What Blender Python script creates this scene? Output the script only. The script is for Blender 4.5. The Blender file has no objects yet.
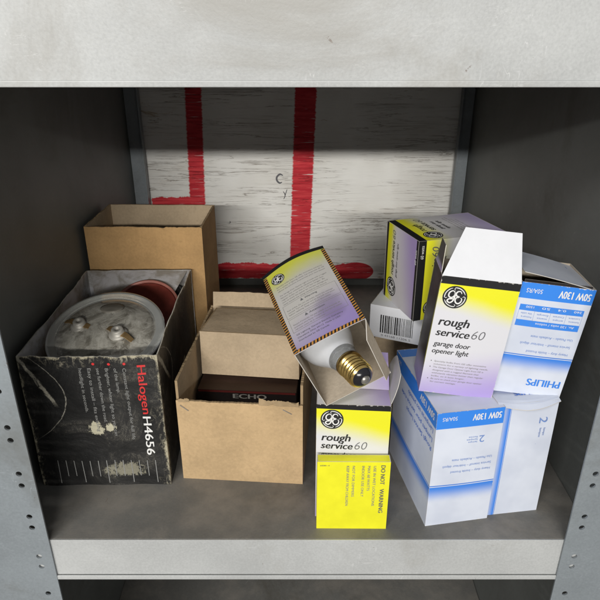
import bpy, bmesh, math, random
from mathutils import Vector, Matrix, Euler
random.seed(7)
C = bpy.context.scene.collection
SC = bpy.context.scene
RAD = math.radians

# ------------------------------------------------------------ camera, light, exposure
cam = bpy.data.objects.new('camera', bpy.data.cameras.new('camera')); C.objects.link(cam)
cam.location = (0, 0, .49); cam.rotation_euler = (RAD(90 - 24.6), 0, 0)
cam.data.sensor_width = 36; cam.data.lens = 36.0; cam.data.clip_start = .01; cam.data.clip_end = 60
SC.camera = cam
W = bpy.data.worlds.new('World'); SC.world = W; W.use_nodes = True
W.node_tree.nodes['Background'].inputs[0].default_value = (.95, .97, 1, 1)
W.node_tree.nodes['Background'].inputs[1].default_value = .27
def lamp(name, loc, target, power, sx, sy, col):
    L = bpy.data.lights.new(name, 'AREA'); L.shape = 'RECTANGLE'; L.size = sx; L.size_y = sy
    L.energy = power; L.color = col
    o = bpy.data.objects.new(name, L); C.objects.link(o); o.location = loc
    o.rotation_euler = (Vector(target) - Vector(loc)).to_track_quat('-Z', 'Y').to_euler()
    return o
lamp('ceiling_tube_lamp', (-.35, -5.0, 1.92), (.05, .7, .15), 265, 3.0, .16, (1, .975, .93))
lamp('added_fill_lamp', (-1.3, -1.7, 2.05), (.1, .6, .2), 30, .8, .6, (1, .98, .95))  # unseen fill lamp added to brighten box tops and the right wall
SC.view_settings.view_transform = 'Standard'; SC.view_settings.look = 'None'
SC.view_settings.exposure = .14; SC.view_settings.gamma = 1
SC.render.engine = 'CYCLES'; SC.render.resolution_x = SC.render.resolution_y = 1024

DECK = -.025            # height of the shelf deck
YF, YB = .49, 1.2       # front and back of the shelf
XL, XR = -.328, .325

# ------------------------------------------------------------ node helpers
class S:
    def __init__(s, g, k): s.g = g; s.k = k
    def m(s, op, o=None, clamp=False):
        n = s.g.nt.nodes.new('ShaderNodeMath'); n.operation = op; n.use_clamp = clamp
        s.g.put(s, n.inputs[0])
        if o is not None: s.g.put(o, n.inputs[1])
        return S(s.g, n.outputs[0])
    def __add__(s, o): return s.m('ADD', o)
    def __sub__(s, o): return s.m('SUBTRACT', o)
    def __mul__(s, o): return s.m('MULTIPLY', o)
    def rsub(s, v): return (s * -1) + v
    def min(s, o): return s.m('MINIMUM', o)
    def max(s, o): return s.m('MAXIMUM', o)
    def abs(s): return s.m('ABSOLUTE')
    def sm(s, a, b):        # smoothstep a..b (a may exceed b)
        inv = a > b
        n = s.g.nt.nodes.new('ShaderNodeMapRange'); n.interpolation_type = 'SMOOTHSTEP'
        s.g.put(s, n.inputs[0]); n.inputs[1].default_value = min(a, b); n.inputs[2].default_value = max(a, b)
        n.inputs[3].default_value = 1 if inv else 0; n.inputs[4].default_value = 0 if inv else 1
        return S(s.g, n.outputs[0])
class G:
    def __init__(g, name, rough=.6, metal=0, spec=.4):
        g.mat = bpy.data.materials.new(name); g.mat.use_nodes = True; g.nt = g.mat.node_tree
        g.b = g.nt.nodes['Principled BSDF']; g.b.inputs['Roughness'].default_value = rough
        g.b.inputs['Metallic'].default_value = metal; g.b.inputs['Specular IOR Level'].default_value = spec
        g.tc = g.nt.nodes.new('ShaderNodeTexCoord')
    def put(g, a, inp):
        if isinstance(a, S): g.nt.links.new(a.k, inp)
        elif isinstance(a, (tuple, list)): inp.default_value = tuple(a) + ((1,) if len(a) == 3 and len(inp.default_value) == 4 else ())
        else: inp.default_value = a
    def co(g, scale=(1, 1, 1), kind='Object'):
        n = g.nt.nodes.new('ShaderNodeMapping'); g.nt.links.new(g.tc.outputs[kind], n.inputs[0])
        n.inputs['Scale'].default_value = scale
        return S(g, n.outputs[0])
    def xyz(g, v):
        n = g.nt.nodes.new('ShaderNodeSeparateXYZ'); g.put(v, n.inputs[0])
        return [S(g, n.outputs[i]) for i in range(3)]
    def noise(g, vec, sc, det=4, rough=.6, dist=0):
        n = g.nt.nodes.new('ShaderNodeTexNoise'); g.put(vec, n.inputs['Vector'])
        n.inputs['Scale'].default_value = sc; n.inputs['Detail'].default_value = det
        n.inputs['Roughness'].default_value = rough; n.inputs['Distortion'].default_value = dist
        return S(g, n.outputs[0])
    def mix(g, f, a, b):
        n = g.nt.nodes.new('ShaderNodeMix'); n.data_type = 'RGBA'
        g.put(f, n.inputs[0]); g.put(a, n.inputs[6]); g.put(b, n.inputs[7])
        return S(g, n.outputs[2])
    def color(g, c): g.put(c, g.b.inputs['Base Color'])
    def rough(g, r): g.put(r, g.b.inputs['Roughness'])
    def bump(g, h, st=.3, d=.001):
        n = g.nt.nodes.new('ShaderNodeBump'); g.put(h, n.inputs['Height'])
        n.inputs['Strength'].default_value = st; n.inputs['Distance'].default_value = d
        g.nt.links.new(n.outputs[0], g.b.inputs['Normal'])

def plain(name, col, rough=.6, metal=0, var=.12, sc=60, bump=.15, spec=.4):
    g = G(name, rough, metal, spec); v = g.noise(g.co(), sc, 5)
    w = g.noise(g.co(), sc * .15, 3)
    g.color(g.mix((v * .5 + w * .5).sm(.3, .7), tuple(c * (1 - var) for c in col), tuple(min(1, c * (1 + var)) for c in col)))
    g.rough(v * .2 + (rough - .1)); g.bump(g.noise(g.co(), sc * 8, 3), bump, .0005)
    return g.mat
def ink(name, col):
    g = G(name, .45); n = g.noise(g.co(), 400, 2)
    g.color(g.mix(n.sm(.25, .6), tuple(c * .8 + .04 for c in col), col)); return g.mat
def kraft(name, col, stain=.25):
    g = G(name, .85, 0, .2)
    f = g.noise(g.co((1, 1, 1)), 260, 4, .7); w = g.noise(g.co(), 14, 4, .6); st = g.noise(g.co((1, 1, 1)), 28, 5, .7, .6)
    c = g.mix((f * .35 + w * .65).sm(.33, .68), tuple(x * .80 for x in col), tuple(x * 1.1 for x in col))
    c = g.mix(st.sm(.60, .72) * stain, c, tuple(x * .45 for x in col))
    # faint flute lines of the corrugated board
    p = g.xyz(g.co())
    fl = (p[0] * 1.0 + p[1] * 1.0) * 1250
    c = g.mix(fl.m('SINE').sm(-1, 1) * .05, c, tuple(x * .8 for x in col))
    fl2 = g.noise(g.co(), 500, 2, .5)
    g.color(g.mix(fl2.sm(.68, .78) * .35, c, tuple(x * .5 for x in col)))
    dent = g.noise(g.co(), 9, 3, .55, .3)
    g.bump(f * .5 + w * 2 + dent * 6, .45, .0016); return g.mat

M = {}
M['kraft'] = kraft('kraft_board', (.51, .36, .20))
M['kraft_inner'] = kraft('kraft_board_inside', (.45, .35, .235))
M['kraft_orange'] = kraft('kraft_board_orange', (.51, .315, .14))
M['kraft_edge'] = kraft('kraft_torn_edge', (.36, .26, .15), .6)
M['greyboard'] = kraft('carton_inside_board', (.47, .40, .31), .15)
M['white_card'] = plain('white_card', (.68, .69, .72), .5, var=.06, sc=25)
M['card_edge'] = plain('card_cut_edge', (.60, .57, .52), .8)
M['black'] = ink('black_ink', (.012, .012, .013)); M['grey_ink'] = ink('grey_ink', (.12, .12, .13))
M['lines'] = ink('pale_text_ink', (.26, .25, .24))
M['white_ink'] = ink('white_ink', (.78, .78, .76)); M['red_ink'] = ink('red_ink', (.62, .03, .03))
M['blue_ink'] = ink('blue_ink', (.03, .15, .60)); M['band_blue'] = ink('blue_band_ink', (.04, .23, .76))
M['soft_blue'] = ink('soft_blue_ink', (.16, .27, .58)); M['orange_ink'] = ink('orange_ink', (.50, .23, .04))
M['dim_ink'] = ink('dim_white_ink', (.26, .26, .25)); M['echo_ink'] = ink('silver_grey_ink', (.40, .385, .35))
M['chip'] = ink('bare_chipped_card', (.52, .50, .44))

def ge_print(name, dark=1.0, side=False, strip=.94):
    g = G(name, .38); uv = g.co((1, 1, 1), 'UV'); u, v, _ = g.xyz(uv)
    n = g.noise(g.co(), 9, 2); vv = v + (n - .5) * .12
    white = (.65, .65, .685); yel = (.76, .74, .02); pur = (.34, .24, .60)
    c = g.mix((vv + (u - .5) * .12).sm(.66, .86), white, yel)
    c = g.mix((vv - (u - .5) * .16).sm(.42, -.02) * .85, c, pur)
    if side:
        c = g.mix(v.sm(.10, .34), c, (.035, .033, .034)); c = g.mix((u - .5).abs().sm(.44, .47) * v.sm(.2, .3), c, (.5, .49, .03))  # dark side colour, with the panel's shade painted into the print
    c = g.mix(((v + u * (.01 if strip > .95 else 0)).sm(strip - .0015, strip)), c, (.014, .014, .015))
    e = (u.min(u.rsub(1))).min(v.min(v.rsub(1)))
    w = g.noise(g.co(), 220, 4, .7)
    c = g.mix((e * 14 + w).sm(.50, .44) * .8, c, (.60, .58, .55))
    sc = g.noise(g.co((1, 1, 1)), 90, 6, .8, 1.5)
    c = g.mix(sc.sm(.71, .76) * .25, c, (.5, .5, .48))
    g.color(c); g.rough(w * .15 + .3); g.bump(g.noise(g.co(), 30, 3), .12, .002); return g.mat
M['ge'] = ge_print('yellow_violet_print'); M['ge_side'] = ge_print('shaded_side_print', side=True); M['ge_low'] = ge_print('yellow_violet_print_thin_band', strip=.966)

def violet_lid():
    g = G('pale_violet_lid_print', .42); u, v, _ = g.xyz(g.co((1, 1, 1), 'UV'))
    g.color(g.mix((u + v * .2).sm(.45, 1.1) * .75, (.72, .71, .73), (.42, .30, .70))); return g.mat
M['lidprint'] = violet_lid()

def leaf_print():
    g = G('leaflet_side_print', .42); u, v, _ = g.xyz(g.co((1, 1, 1), 'UV'))
    n = g.noise(g.co(), 22, 2); vv = v + (n - .5) * .2
    c = g.mix((vv - (u - .5) * .1).sm(.68, .95), (.47, .455, .43), (.52, .53, .06))
    c = g.mix((u * .25 + vv.rsub(1)).sm(.62, 1.15) * .85, c, (.25, .18, .46))
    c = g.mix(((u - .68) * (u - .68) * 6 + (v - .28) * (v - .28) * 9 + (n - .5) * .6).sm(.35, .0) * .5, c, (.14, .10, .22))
    c = g.mix(v.sm(.957, .959), c, (.014, .014, .015))
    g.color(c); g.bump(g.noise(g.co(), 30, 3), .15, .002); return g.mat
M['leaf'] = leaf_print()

def phil_print(name, band=True, line=.36, vertical=False):
    g = G(name, .38); u, v, _ = g.xyz(g.co((1, 1, 1), 'UV'))
    if vertical: v = u
    c = (.70, .74, .84)
    w = g.noise(g.co(), 18, 3)
    c = g.mix(w.sm(.3, .7), (.56, .60, .70), (.66, .70, .79))
    fade = v.sm(line - .15, line) * v.sm(line + .002, line) 
    c = g.mix(fade, c, (.05, .22, .72))
    c = g.mix((v - (line + .012)).abs().sm(.005, .0035), c, (.04, .18, .62))
    if band: c = g.mix(v.sm(.867, .868), c, (.04, .23, .76))
    e = (g.xyz(g.co((1, 1, 1), 'UV'))); e = (e[0].min(e[0].rsub(1))).min(e[1].min(e[1].rsub(1)))
    w2 = g.noise(g.co(), 240, 4, .7)
    c = g.mix((e * 16 + w2).sm(.49, .44) * .8, c, (.66, .66, .66))
    g.color(c); g.bump(w, .1, .002); return g.mat
M['phil'] = phil_print('white_blue_print'); M['phil_end'] = phil_print('white_blue_end_print', False, .20, True)
M['phil_top'] = phil_print('white_blue_top_print', False, -.5)

def worn_black():
    g = G('worn_black_print', .42); u, v, _ = g.xyz(g.co((1, 1, 1), 'UV'))
    e = (u.min(u.rsub(1) * .8)).min(v.rsub(1) * 1.0)
    n = g.noise(g.co(), 60, 6, .75, .5); n2 = g.noise(g.co((1, 1, .5)), 160, 6, .8, 1.2); n3 = g.noise(g.co(), 16, 5, .7, .8)
    c = g.mix(n3.sm(.35, .7), (.012, .012, .012), (.032, .031, .029))
    c = g.mix((e * 9 + n).sm(.66, .50) * n2.sm(.38, .52), c, (.42, .38, .27))
    c = g.mix(((e * 2.2 + n3 * .8).sm(.55, .30)) * n2.sm(.50, .60) * .8, c, (.36, .33, .25))
    # crease scratches and torn spots in the print
    s = g.noise(g.co((1.2, 1, .35)), 45, 8, .85, 2.5)
    c = g.mix((s - .5).abs().sm(.0075, .0) * n3.sm(.50, .62) * .75, c, (.40, .37, .30))
    dl = (u - .02 + (v - .97) * .62 + (n - .5) * .07).abs().sm(.020, .008) * v.sm(.62, .72) * n2.sm(.36, .46)
    c = g.mix(dl * .9, c, (.50, .47, .38))
    dk = (u - .30 + (v - .70) * (v - .70) * 2.6 + (n - .5) * .03).abs().sm(.006, .002) * v.sm(.35, .45) * n2.sm(.40, .5)
    c = g.mix(dk * .7, c, (.40, .38, .32))
    for cx, cy, rx, ry in ((.485, .47, .055, .048), (.60, .475, .035, .034), (.66, .13, .17, .06)):
        d = ((u - cx) * (1 / rx)).m('POWER', 2) + ((v - cy) * (1 / ry)).m('POWER', 2) + (n2 - .5) * 5.5 + (n - .5) * 3.2
        c = g.mix(d.sm(1.0, .6) * (.95 if ry < .055 else .4), c, (.52, .49, .36))
    sp = g.noise(g.co(), 330, 4, .75); c = g.mix(sp.sm(.70, .73) * .7, c, (.45, .43, .36))
    g.color(c); g.rough(n * .3 + .3); g.bump(n + n3 * 3, .4, .002); return g.mat
M['worn'] = worn_black()
def silver_inner():
    g = G('dirty_silver_card', .5, .15); n = g.noise(g.co(), 30, 5, .7, .6); k = g.noise(g.co(), 8, 3)
    c = g.mix(n.sm(.35, .62), (.30, .28, .25), (.52, .52, .54)); c = g.mix(k.sm(.52, .66) * .6, c, (.13, .105, .08))
    g.color(c); g.bump(n, .3, .002); return g.mat
M['silver'] = silver_inner()

def steel(name, col, rough=.45, grime=.5, dust=0.0):
    g = G(name, rough, .0, .5); o = g.co()
    a = g.noise(o, 5, 4); b = g.noise(o, 420, 3, .6); s = g.noise(g.co((1, 1, .12)), 90, 6, .8, .8)
    r = g.noise(o, 60, 6, .75, 1); big = g.noise(o, 3.2, 7, .68, .8)
    c = g.mix((a * .7 + b * .3).sm(.3, .7), tuple(x * .82 for x in col), tuple(x * 1.14 for x in col))
    c = g.mix(big.sm(.50, .68) * grime, c, tuple(x * q for x, q in zip(col, (.62, .57, .50))))
    # long thin scratches in two directions and rubbed patches
    for sc, sd in (((2.5, 3, 60), 3.0), ((22, 20, 4), 2.6), ((5, 6, 38), 5.5)):
        k = g.noise(g.co(sc), sd, 3, .5, .25); gate = g.noise(o, 9 + sd, 3)
        c = g.mix((k - .5).abs().sm(.0045, .001) * gate.sm(.60, .66) * .28, c, tuple(min(.8, x * 1.9 + .05) for x in col))
    rub = g.noise(g.co((1, 1, 2.5)), 17, 7, .8, 1.2)
    c = g.mix(rub.sm(.60, .70) * .4 * grime, c, tuple(min(.8, x * 1.5 + .02) for x in col))
    if dust: c = g.mix(g.noise(o, 11, 6, .7).sm(.38, .68) * dust, c, (.30, .27, .23))
    c = g.mix(s.sm(.66, .74) * .35, c, tuple(x * .5 for x in col)); c = g.mix(r.sm(.67, .72) * .7, c, (.11, .06, .035))
    g.color(c); g.rough(b * .2 + big * .25 + (rough - .2)); g.bump(b * .3 + a + big * 2, .25, .0015); return g.mat
M['wall'] = steel('olive_grey_painted_steel', (.150, .158, .150), .5, .7)
M['post'] = steel('pale_grey_painted_steel', (.22, .245, .262), .4, .7)
M['deck'] = steel('worn_deck_paint', (.15, .148, .138), .55, .8, .45)
M['lip'] = steel('pale_grey_lip_paint', (.44, .45, .445), .42, .55)
M['hole'] = plain('hole_shadow', (.02, .02, .02), .9)

def board_mat():
    g = G('whitewashed_plywood', .7, 0, .25); o = g.co(); x, _, z = g.xyz(o)
    grain = g.noise(g.co((1.0, 1, 22)), 4.2, 6, .62, .8)
    fine = g.noise(g.co((6, 1, 120)), 4, 5, .8, .4)
    tone = g.noise(g.co(), 6, 3)
    thick = g.noise(g.co((2, 1, 6)), 3, 4)
    c = g.mix(tone.sm(.3, .7), (.74, .725, .68), (.86, .855, .82))
    peel = g.noise(g.co((1, 1, 3)), 9, 8, .75, 1.0); c = g.mix(peel.sm(.655, .675) * .8, c, (.46, .37, .26))
    c = g.mix((thick * .6 + fine * .4).sm(.5, .66) * .3, c, (.48, .42, .34))
    # fine horizontal checks opening in the paint
    w = (grain - .5).abs().sm(.015, .003) * g.noise(g.co((1.2, 1, 5)), 4, 5, .6).sm(.42, .60)
    c = g.mix(w * .7, c, (.25, .20, .16))
    w2 = fine.sm(.69, .74) * .45; c = g.mix(w2, c, (.25, .19, .14))
    # red brush marks
    jx = (g.noise(g.co((1, 1, 40)), 5, 6, .8) - .5) * .011; jz = (g.noise(g.co((14, 1, 6)), 3, 5, .7) - .5) * .018
    X = x + jx; Z = z + jz
    def rect(x0, x1, z0, z1, s=.0012):
        m = X.sm(x0 - s, x0 + s) * X.sm(x1 + s, x1 - s) * Z.sm(z0 - s, z0 + s)
        return m * Z.sm(z1 + s, z1 - s) if z1 is not None else m
    def slant(xb0, xb1, dz, z0, s=.0016):   # stripe leaning with height
        Xs = X - (z - .158) * dz
        return Xs.sm(xb0 - s, xb0 + s) * Xs.sm(xb1 + s, xb1 - s) * Z.sm(z0 - s, z0 + s)
    m = slant(-.2235, -.1925, .03, .157).max(rect(-.30, -.195, .155, .174)).max(slant(-.017, .0235, .035, .03))
    m = m.max(rect(-.33, -.02, -.004, .031)).max(rect(-.02, .135, -.006, .029))
    end = (((x - .118) * 26).m('POWER', 2) + ((z - .012) * 48).m('POWER', 2)).sm(1.05, .95)
    m = m.max(end)
    skip = g.noise(g.co((2.0, 1, 60)), 4.5, 6, .75).sm(.58, .66)
    m = m * (skip * .85).rsub(1)
    red = g.mix(g.noise(g.co((3, 1, 30)), 5, 4).sm(.35, .7), (.50, .022, .035), (.70, .06, .07))
    red = g.mix(w * .8, red, (.13, .02, .02))
    c = g.mix(m, c, red)
    g.color(c); g.bump(grain * .5 + fine * .6 - w * 1.5, .5, .0015); return g.mat
M['board'] = board_mat()

# ------------------------------------------------------------ mesh helpers
def link_mesh(name, verts, faces, mats, midx=None, uvs=None, parent=None, smooth=False):
    me = bpy.data.meshes.new(name); me.from_pydata([tuple(v) for v in verts], [], faces)
    for m in mats: me.materials.append(m)
    if midx: me.polygons.foreach_set('material_index', midx)
    if smooth: me.polygons.foreach_set('use_smooth', [True] * len(faces))
    if uvs:
        l = me.uv_layers.new(name='UVMap')
        for p in me.polygons:
            for li, vi in zip(p.loop_indices, p.vertices): l.data[li].uv = uvs[vi]
    me.update()
    o = bpy.data.objects.new(name, me); C.objects.link(o)
    if parent is not None: o.parent = parent
    return o
def V(*a): return Vector(a)
class Frame:
    """origin, right, up, outward normal; size a x b"""
    def __init__(s, o, r, u, a, b):
        s.o = Vector(o); s.r = Vector(r).normalized(); s.u = Vector(u).normalized(); s.n = s.r.cross(s.u); s.a = a; s.b = b
    def p(s, x, y, z=0): return s.o + s.r * x + s.u * y + s.n * z
    def flip(s): return Frame(s.p(s.a, s.b), -s.r, -s.u, s.a, s.b)         # rotated half a turn
    def cw(s): return Frame(s.p(0, s.b), -s.u, s.r, s.b, s.a)              # text reads downwards
    def ccw(s): return Frame(s.p(s.a, 0), s.u, -s.r, s.b, s.a)             # text reads upwards
def face(f, w, d, h):
    return {'front': lambda: Frame((-w/2, -d/2, 0), (1,0,0), (0,0,1), w, h),
            'back': lambda: Frame((w/2, d/2, 0), (-1,0,0), (0,0,1), w, h),
            'left': lambda: Frame((-w/2, d/2, 0), (0,-1,0), (0,0,1), d, h),
            'right': lambda: Frame((w/2, -d/2, 0), (0,1,0), (0,0,1), d, h),
            'top': lambda: Frame((-w/2, -d/2, h), (1,0,0), (0,1,0), w, d),
            'bottom': lambda: Frame((-w/2, d/2, 0), (1,0,0), (0,-1,0), w, d)}[f]()
def plate(name, F, t, mat, inner=None, edge=None, parent=None, bend=None, top=None, shape=None, nx=14, ny=14, x0=0, x1=None, y0=0, y1=None):
    """thin sheet whose outer face lies in frame F and whose thickness goes inwards"""
    x1 = F.a if x1 is None else x1; y1 = F.b if y1 is None else y1
    inner = inner or mat; edge = edge or inner
    vs, uv, fs, mi = [], [], [], []
    for side in (0, 1):
        for j in range(ny + 1):
            for i in range(nx + 1):
                a, b = i / nx, j / ny
                x, y = x0 + (x1 - x0) * a, y0 + (y1 - y0) * b
                if shape: x, y = shape(x, y, a, b)
                if top: y += top(x) * b ** 6
                z = bend(x, y) if bend else 0
                vs.append(F.p(x, y, z - t * side)); uv.append((a, b))
    n = (nx + 1) * (ny + 1); I = lambda i, j, s: s * n + j * (nx + 1) + i
    for j in range(ny):
        for i in range(nx):
            fs.append((I(i,j,0), I(i+1,j,0), I(i+1,j+1,0), I(i,j+1,0))); mi.append(0)
            fs.append((I(i,j+1,1), I(i+1,j+1,1), I(i+1,j,1), I(i,j,1))); mi.append(1)
    for i in range(nx):
        fs.append((I(i,0,1), I(i+1,0,1), I(i+1,0,0), I(i,0,0))); mi.append(2)
        fs.append((I(i,ny,0), I(i+1,ny,0), I(i+1,ny,1), I(i,ny,1))); mi.append(2)
    for j in range(ny):
        fs.append((I(0,j,0), I(0,j+1,0), I(0,j+1,1), I(0,j,1))); mi.append(2)
        fs.append((I(nx,j,1), I(nx,j+1,1), I(nx,j+1,0), I(nx,j,0))); mi.append(2)
    return link_mesh(name, vs, fs, [mat, inner, edge], mi, uv, parent)
def ragged(amp, seed, f=170):
    """uneven cut or torn edge: slow wander, small nicks and the odd deeper tear"""
    r = random.Random(seed); ph = [(r.uniform(0, 6.3), f * r.uniform(.15, .8), r.uniform(.3, 1)) for _ in range(5)]
    nick = [(r.uniform(-.01, .2), r.uniform(.0015, .006), r.choice((-1, -1, .6)) * r.uniform(.2, 1) ** 2) for _ in range(22)]
    tab = [r.uniform(-1, 1) for _ in range(512)]
    def fn(x):
        v = .35 * sum(a * math.sin(x * k + p) for p, k, a in ph) / 2 + .28 * tab[int((x + 1) * 900) % 512]
        for c, w, d in nick: v += d * math.exp(-((x - c) / w) ** 2)
        return amp * v
    return fn
_fc = {}
def glyphs(s, shear, bold, res):
    key = (s, shear, bold)
    if key not in _fc:
        cu = bpy.data.curves.new('t', 'FONT'); cu.body = s; cu.size = 1; cu.shear = shear; cu.offset = bold; cu.resolution_u = res
        ob = bpy.data.objects.new('t', cu); C.objects.link(ob)
        me = bpy.data.meshes.new_from_object(ob.evaluated_get(bpy.context.evaluated_depsgraph_get()))
        _fc[key] = ([v.co.copy() for v in me.vertices], [tuple(p.vertices) for p in me.polygons])
        bpy.data.objects.remove(ob); bpy.data.curves.remove(cu); bpy.data.meshes.remove(me)
    return _fc[key]
class Print:
    def __init__(s, F, bend=None): s.F = F; s.vs = []; s.fs = []; s.mi = []; s.ms = []; s.bend = bend
    def add(s, pts, faces, mat, lay):
        m = M[mat]
        if m not in s.ms: s.ms.append(m)
        k = s.ms.index(m); b = len(s.vs)
        for x, y in pts: s.vs.append(s.F.p(x, y, .00012 + .00009 * lay + (s.bend(x, y) if s.bend else 0)))
        for f in faces: s.fs.append(tuple(i + b for i in f)); s.mi.append(k)
    def text(s, t, x, y, h, mat='black', w=None, shear=0, bold=0, lay=2, right=False, sq=1.0, res=3):
        """h = cap height, w = full width (squeezes the letters)"""
        vs, fs = glyphs(t, shear, min(bold, 0), res)
        if not vs: return
        if bold > 0:          # heavier letters: the word laid down a few times, a hair apart
            gx = bold * h * 1.5
            if w: w -= 2 * gx
            for i, q in enumerate((-1, -.33, .33, 1)): s.text(t, x + gx * (q + 1), y, h, mat, w, shear, 0, lay + .12 * i, right, sq, res)
            return
        x0 = min(v.x for v in vs); x1 = max(v.x for v in vs); ky = h / .729
        kx = w / (x1 - x0) if w else ky * sq
        off = x - ((x1 - x0) * kx if right else 0)
        s.add([(off + (v.x - x0) * kx, y + v.y * ky) for v in vs], fs, mat, lay)
    def rect(s, x0, y0, x1, y1, mat, lay=1):
        nx = max(1, int(abs(x1 - x0) / .004)) if s.bend else 1; ny = max(1, int(abs(y1 - y0) / .004)) if s.bend else 1
        pts = [(x0 + (x1 - x0) * i / nx, y0 + (y1 - y0) * j / ny) for j in range(ny + 1) for i in range(nx + 1)]
        s.add(pts, [(j*(nx+1)+i, j*(nx+1)+i+1, (j+1)*(nx+1)+i+1, (j+1)*(nx+1)+i) for j in range(ny) for i in range(nx)], mat, lay)
    def poly(s, pts, mat, lay=1): s.add(pts, [tuple(range(len(pts)))], mat, lay)
    def disc(s, x, y, r, mat, lay=1, n=32, ry=None):
        s.poly([(x + r * math.cos(6.28318 * i / n), y + (ry or r) * math.sin(6.28318 * i / n)) for i in range(n)], mat, lay)
    def stroke(s, pts, w, mat, lay=2, close=False):
        P = [Vector(p) for p in pts]; n = len(P); L = []
        for i in range(n):
            a = P[(i - 1) % n] if (i or close) else P[0]; b = P[(i + 1) % n] if (i < n - 1 or close) else P[-1]
            d = (b - a).normalized(); q = Vector((-d.y, d.x)) * w / 2
            k = 1 if close else (.45 + .55 * min(1, 5 * i / n, 5 * (n - 1 - i) / n))
            L += [tuple(P[i] + q * k), tuple(P[i] - q * k)]
        fs = [(2*i, 2*i+1, 2*i+3, 2*i+2) for i in range(n - 1)]
        if close: fs.append((2*n-2, 2*n-1, 1, 0))
        s.add(L, fs, mat, lay)
    def lines(s, texts, x, y, h, lead, mat='lines', w=None, **k):
        for i, t in enumerate(texts):
            if t: s.text(t, x, y - i * lead, h, mat, w=(w * len(t) / max(len(q) for q in texts)) if w else None, **k)
    def box(s, x0, y0, x1, y1, w, mat, lay=2):
        s.rect(x0, y0, x1, y0 + w, mat, lay); s.rect(x0, y1 - w, x1, y1, mat, lay)
        s.rect(x0, y0 + w, x0 + w, y1 - w, mat, lay); s.rect(x1 - w, y0 + w, x1, y1 - w, mat, lay)
    def build(s, name, parent):
        o = link_mesh(name, s.vs, s.fs, s.ms, s.mi, None, parent); s.vs = []; s.fs = []; s.mi = []; s.ms = []; return o
def spline(pts, k=8):
    P = [Vector(p) for p in pts]; out = []
    for i in range(len(P) - 1):
        p0, p1, p2, p3 = P[max(0, i-1)], P[i], P[i+1], P[min(len(P)-1, i+2)]
        for j in range(k):
            t = j / k; out.append(tuple(.5 * ((2*p1) + (p2-p0)*t + (2*p0-5*p1+4*p2-p3)*t*t + (3*p1-p0-3*p2+p3)*t**3)))
    out.append(tuple(P[-1])); return out
MG = [(-.04,.30),(-.10,.50),(-.30,.54),(-.50,.34),(-.50,.06),(-.30,-.06),(-.10,.06),(.0,.28),(-.03,.0),(-.12,-.34),(-.34,-.52),(-.56,-.38),(-.46,-.20),(-.22,-.16),(.04,-.10),(.14,.02)]
ME = [(.50,.36),(.40,.54),(.18,.52),(.06,.34),(.14,.14),(.34,.06),(.16,.0),(.06,-.22),(.16,-.46),(.36,-.52),(.54,-.36),(.58,-.12),(.48,.0)]
def monogram(P, cx, cy, r, ry=None, fg='white_ink', bg='black'):
    ky = (ry or r) / r
    P.disc(cx, cy, r, bg, 1, ry=ry)
    T = lambda pts, k=1: [(cx + x * r * k, cy + y * r * k * ky) for x, y in pts]
    P.stroke(T(spline(MG)), r * .115, fg); P.stroke(T(spline(ME)), r * .115, fg)
    for q in range(4):          # the ring broken by four small curls
        a0 = q * math.pi / 2 + .35
        arc = [(.84 * math.cos(a0 + t * .1), .84 * math.sin(a0 + t * .1)) for t in range(0, 14)]
        arc += [(.72 * math.cos(a0 + 1.42), .72 * math.sin(a0 + 1.42)), (.62 * math.cos(a0 + 1.3), .62 * math.sin(a0 + 1.3))]
        P.stroke(T(arc), r * .075, fg)

def thing(name, label, cat, loc, rot=(0,0,0), group=None):
    o = bpy.data.objects.new(name, None); C.objects.link(o); o.empty_display_size = .02
    o.location = loc; o.rotation_euler = tuple(RAD(a) for a in rot); o['label'] = label; o['category'] = cat
    if group: o['group'] = group
    return o
def tag(o, label, cat, group=None):
    o['label'] = label; o['category'] = cat
    if group: o['group'] = group
def base_of(center, rot, h):
    Rm = Euler([RAD(a) for a in rot]).to_matrix()
    return Vector(center) - Rm @ Vector((0, 0, h / 2))
def lathe(name, prof, mat, parent=None, seg=40, mtx=None, mats=None, midx=None, cap=True):
    vs, fs, mi = [], [], []
    for k, (r, z) in enumerate(prof):
        for i in range(seg):
            a = 2 * math.pi * i / seg; vs.append(Vector((r * math.cos(a), r * math.sin(a), z)))
    for k in range(len(prof) - 1):
        for i in range(seg):
            j = (i + 1) % seg; fs.append((k*seg+i, k*seg+j, (k+1)*seg+j, (k+1)*seg+i)); mi.append(midx[k] if midx else 0)
    if cap: fs.append(tuple(range(seg))[::-1]); mi.append(0); fs.append(tuple(range((len(prof)-1)*seg, len(prof)*seg))); mi.append(midx[-1] if midx else 0)
    if mtx: vs = [mtx @ v for v in vs]
    return link_mesh(name, vs, fs, mats or [mat], mi, None, parent, True)
def box_mesh(name, x0, x1, y0, y1, z0, z1, mat, parent=None, bev=.001):
    bm = bmesh.new(); bmesh.ops.create_cube(bm, size=1)
    for v in bm.verts: v.co = Vector(((x0+x1)/2 + v.co.x*(x1-x0), (y0+y1)/2 + v.co.y*(y1-y0), (z0+z1)/2 + v.co.z*(z1-z0)))
    if bev: bmesh.ops.bevel(bm, geom=bm.edges[:], offset=bev, segments=2, affect='EDGES', profile=.6)
    me = bpy.data.meshes.new(name); bm.to_mesh(me); bm.free(); me.materials.append(mat)
    o = bpy.data.objects.new(name, me); C.objects.link(o)
    if parent is not None: o.parent = parent
    return o
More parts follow.
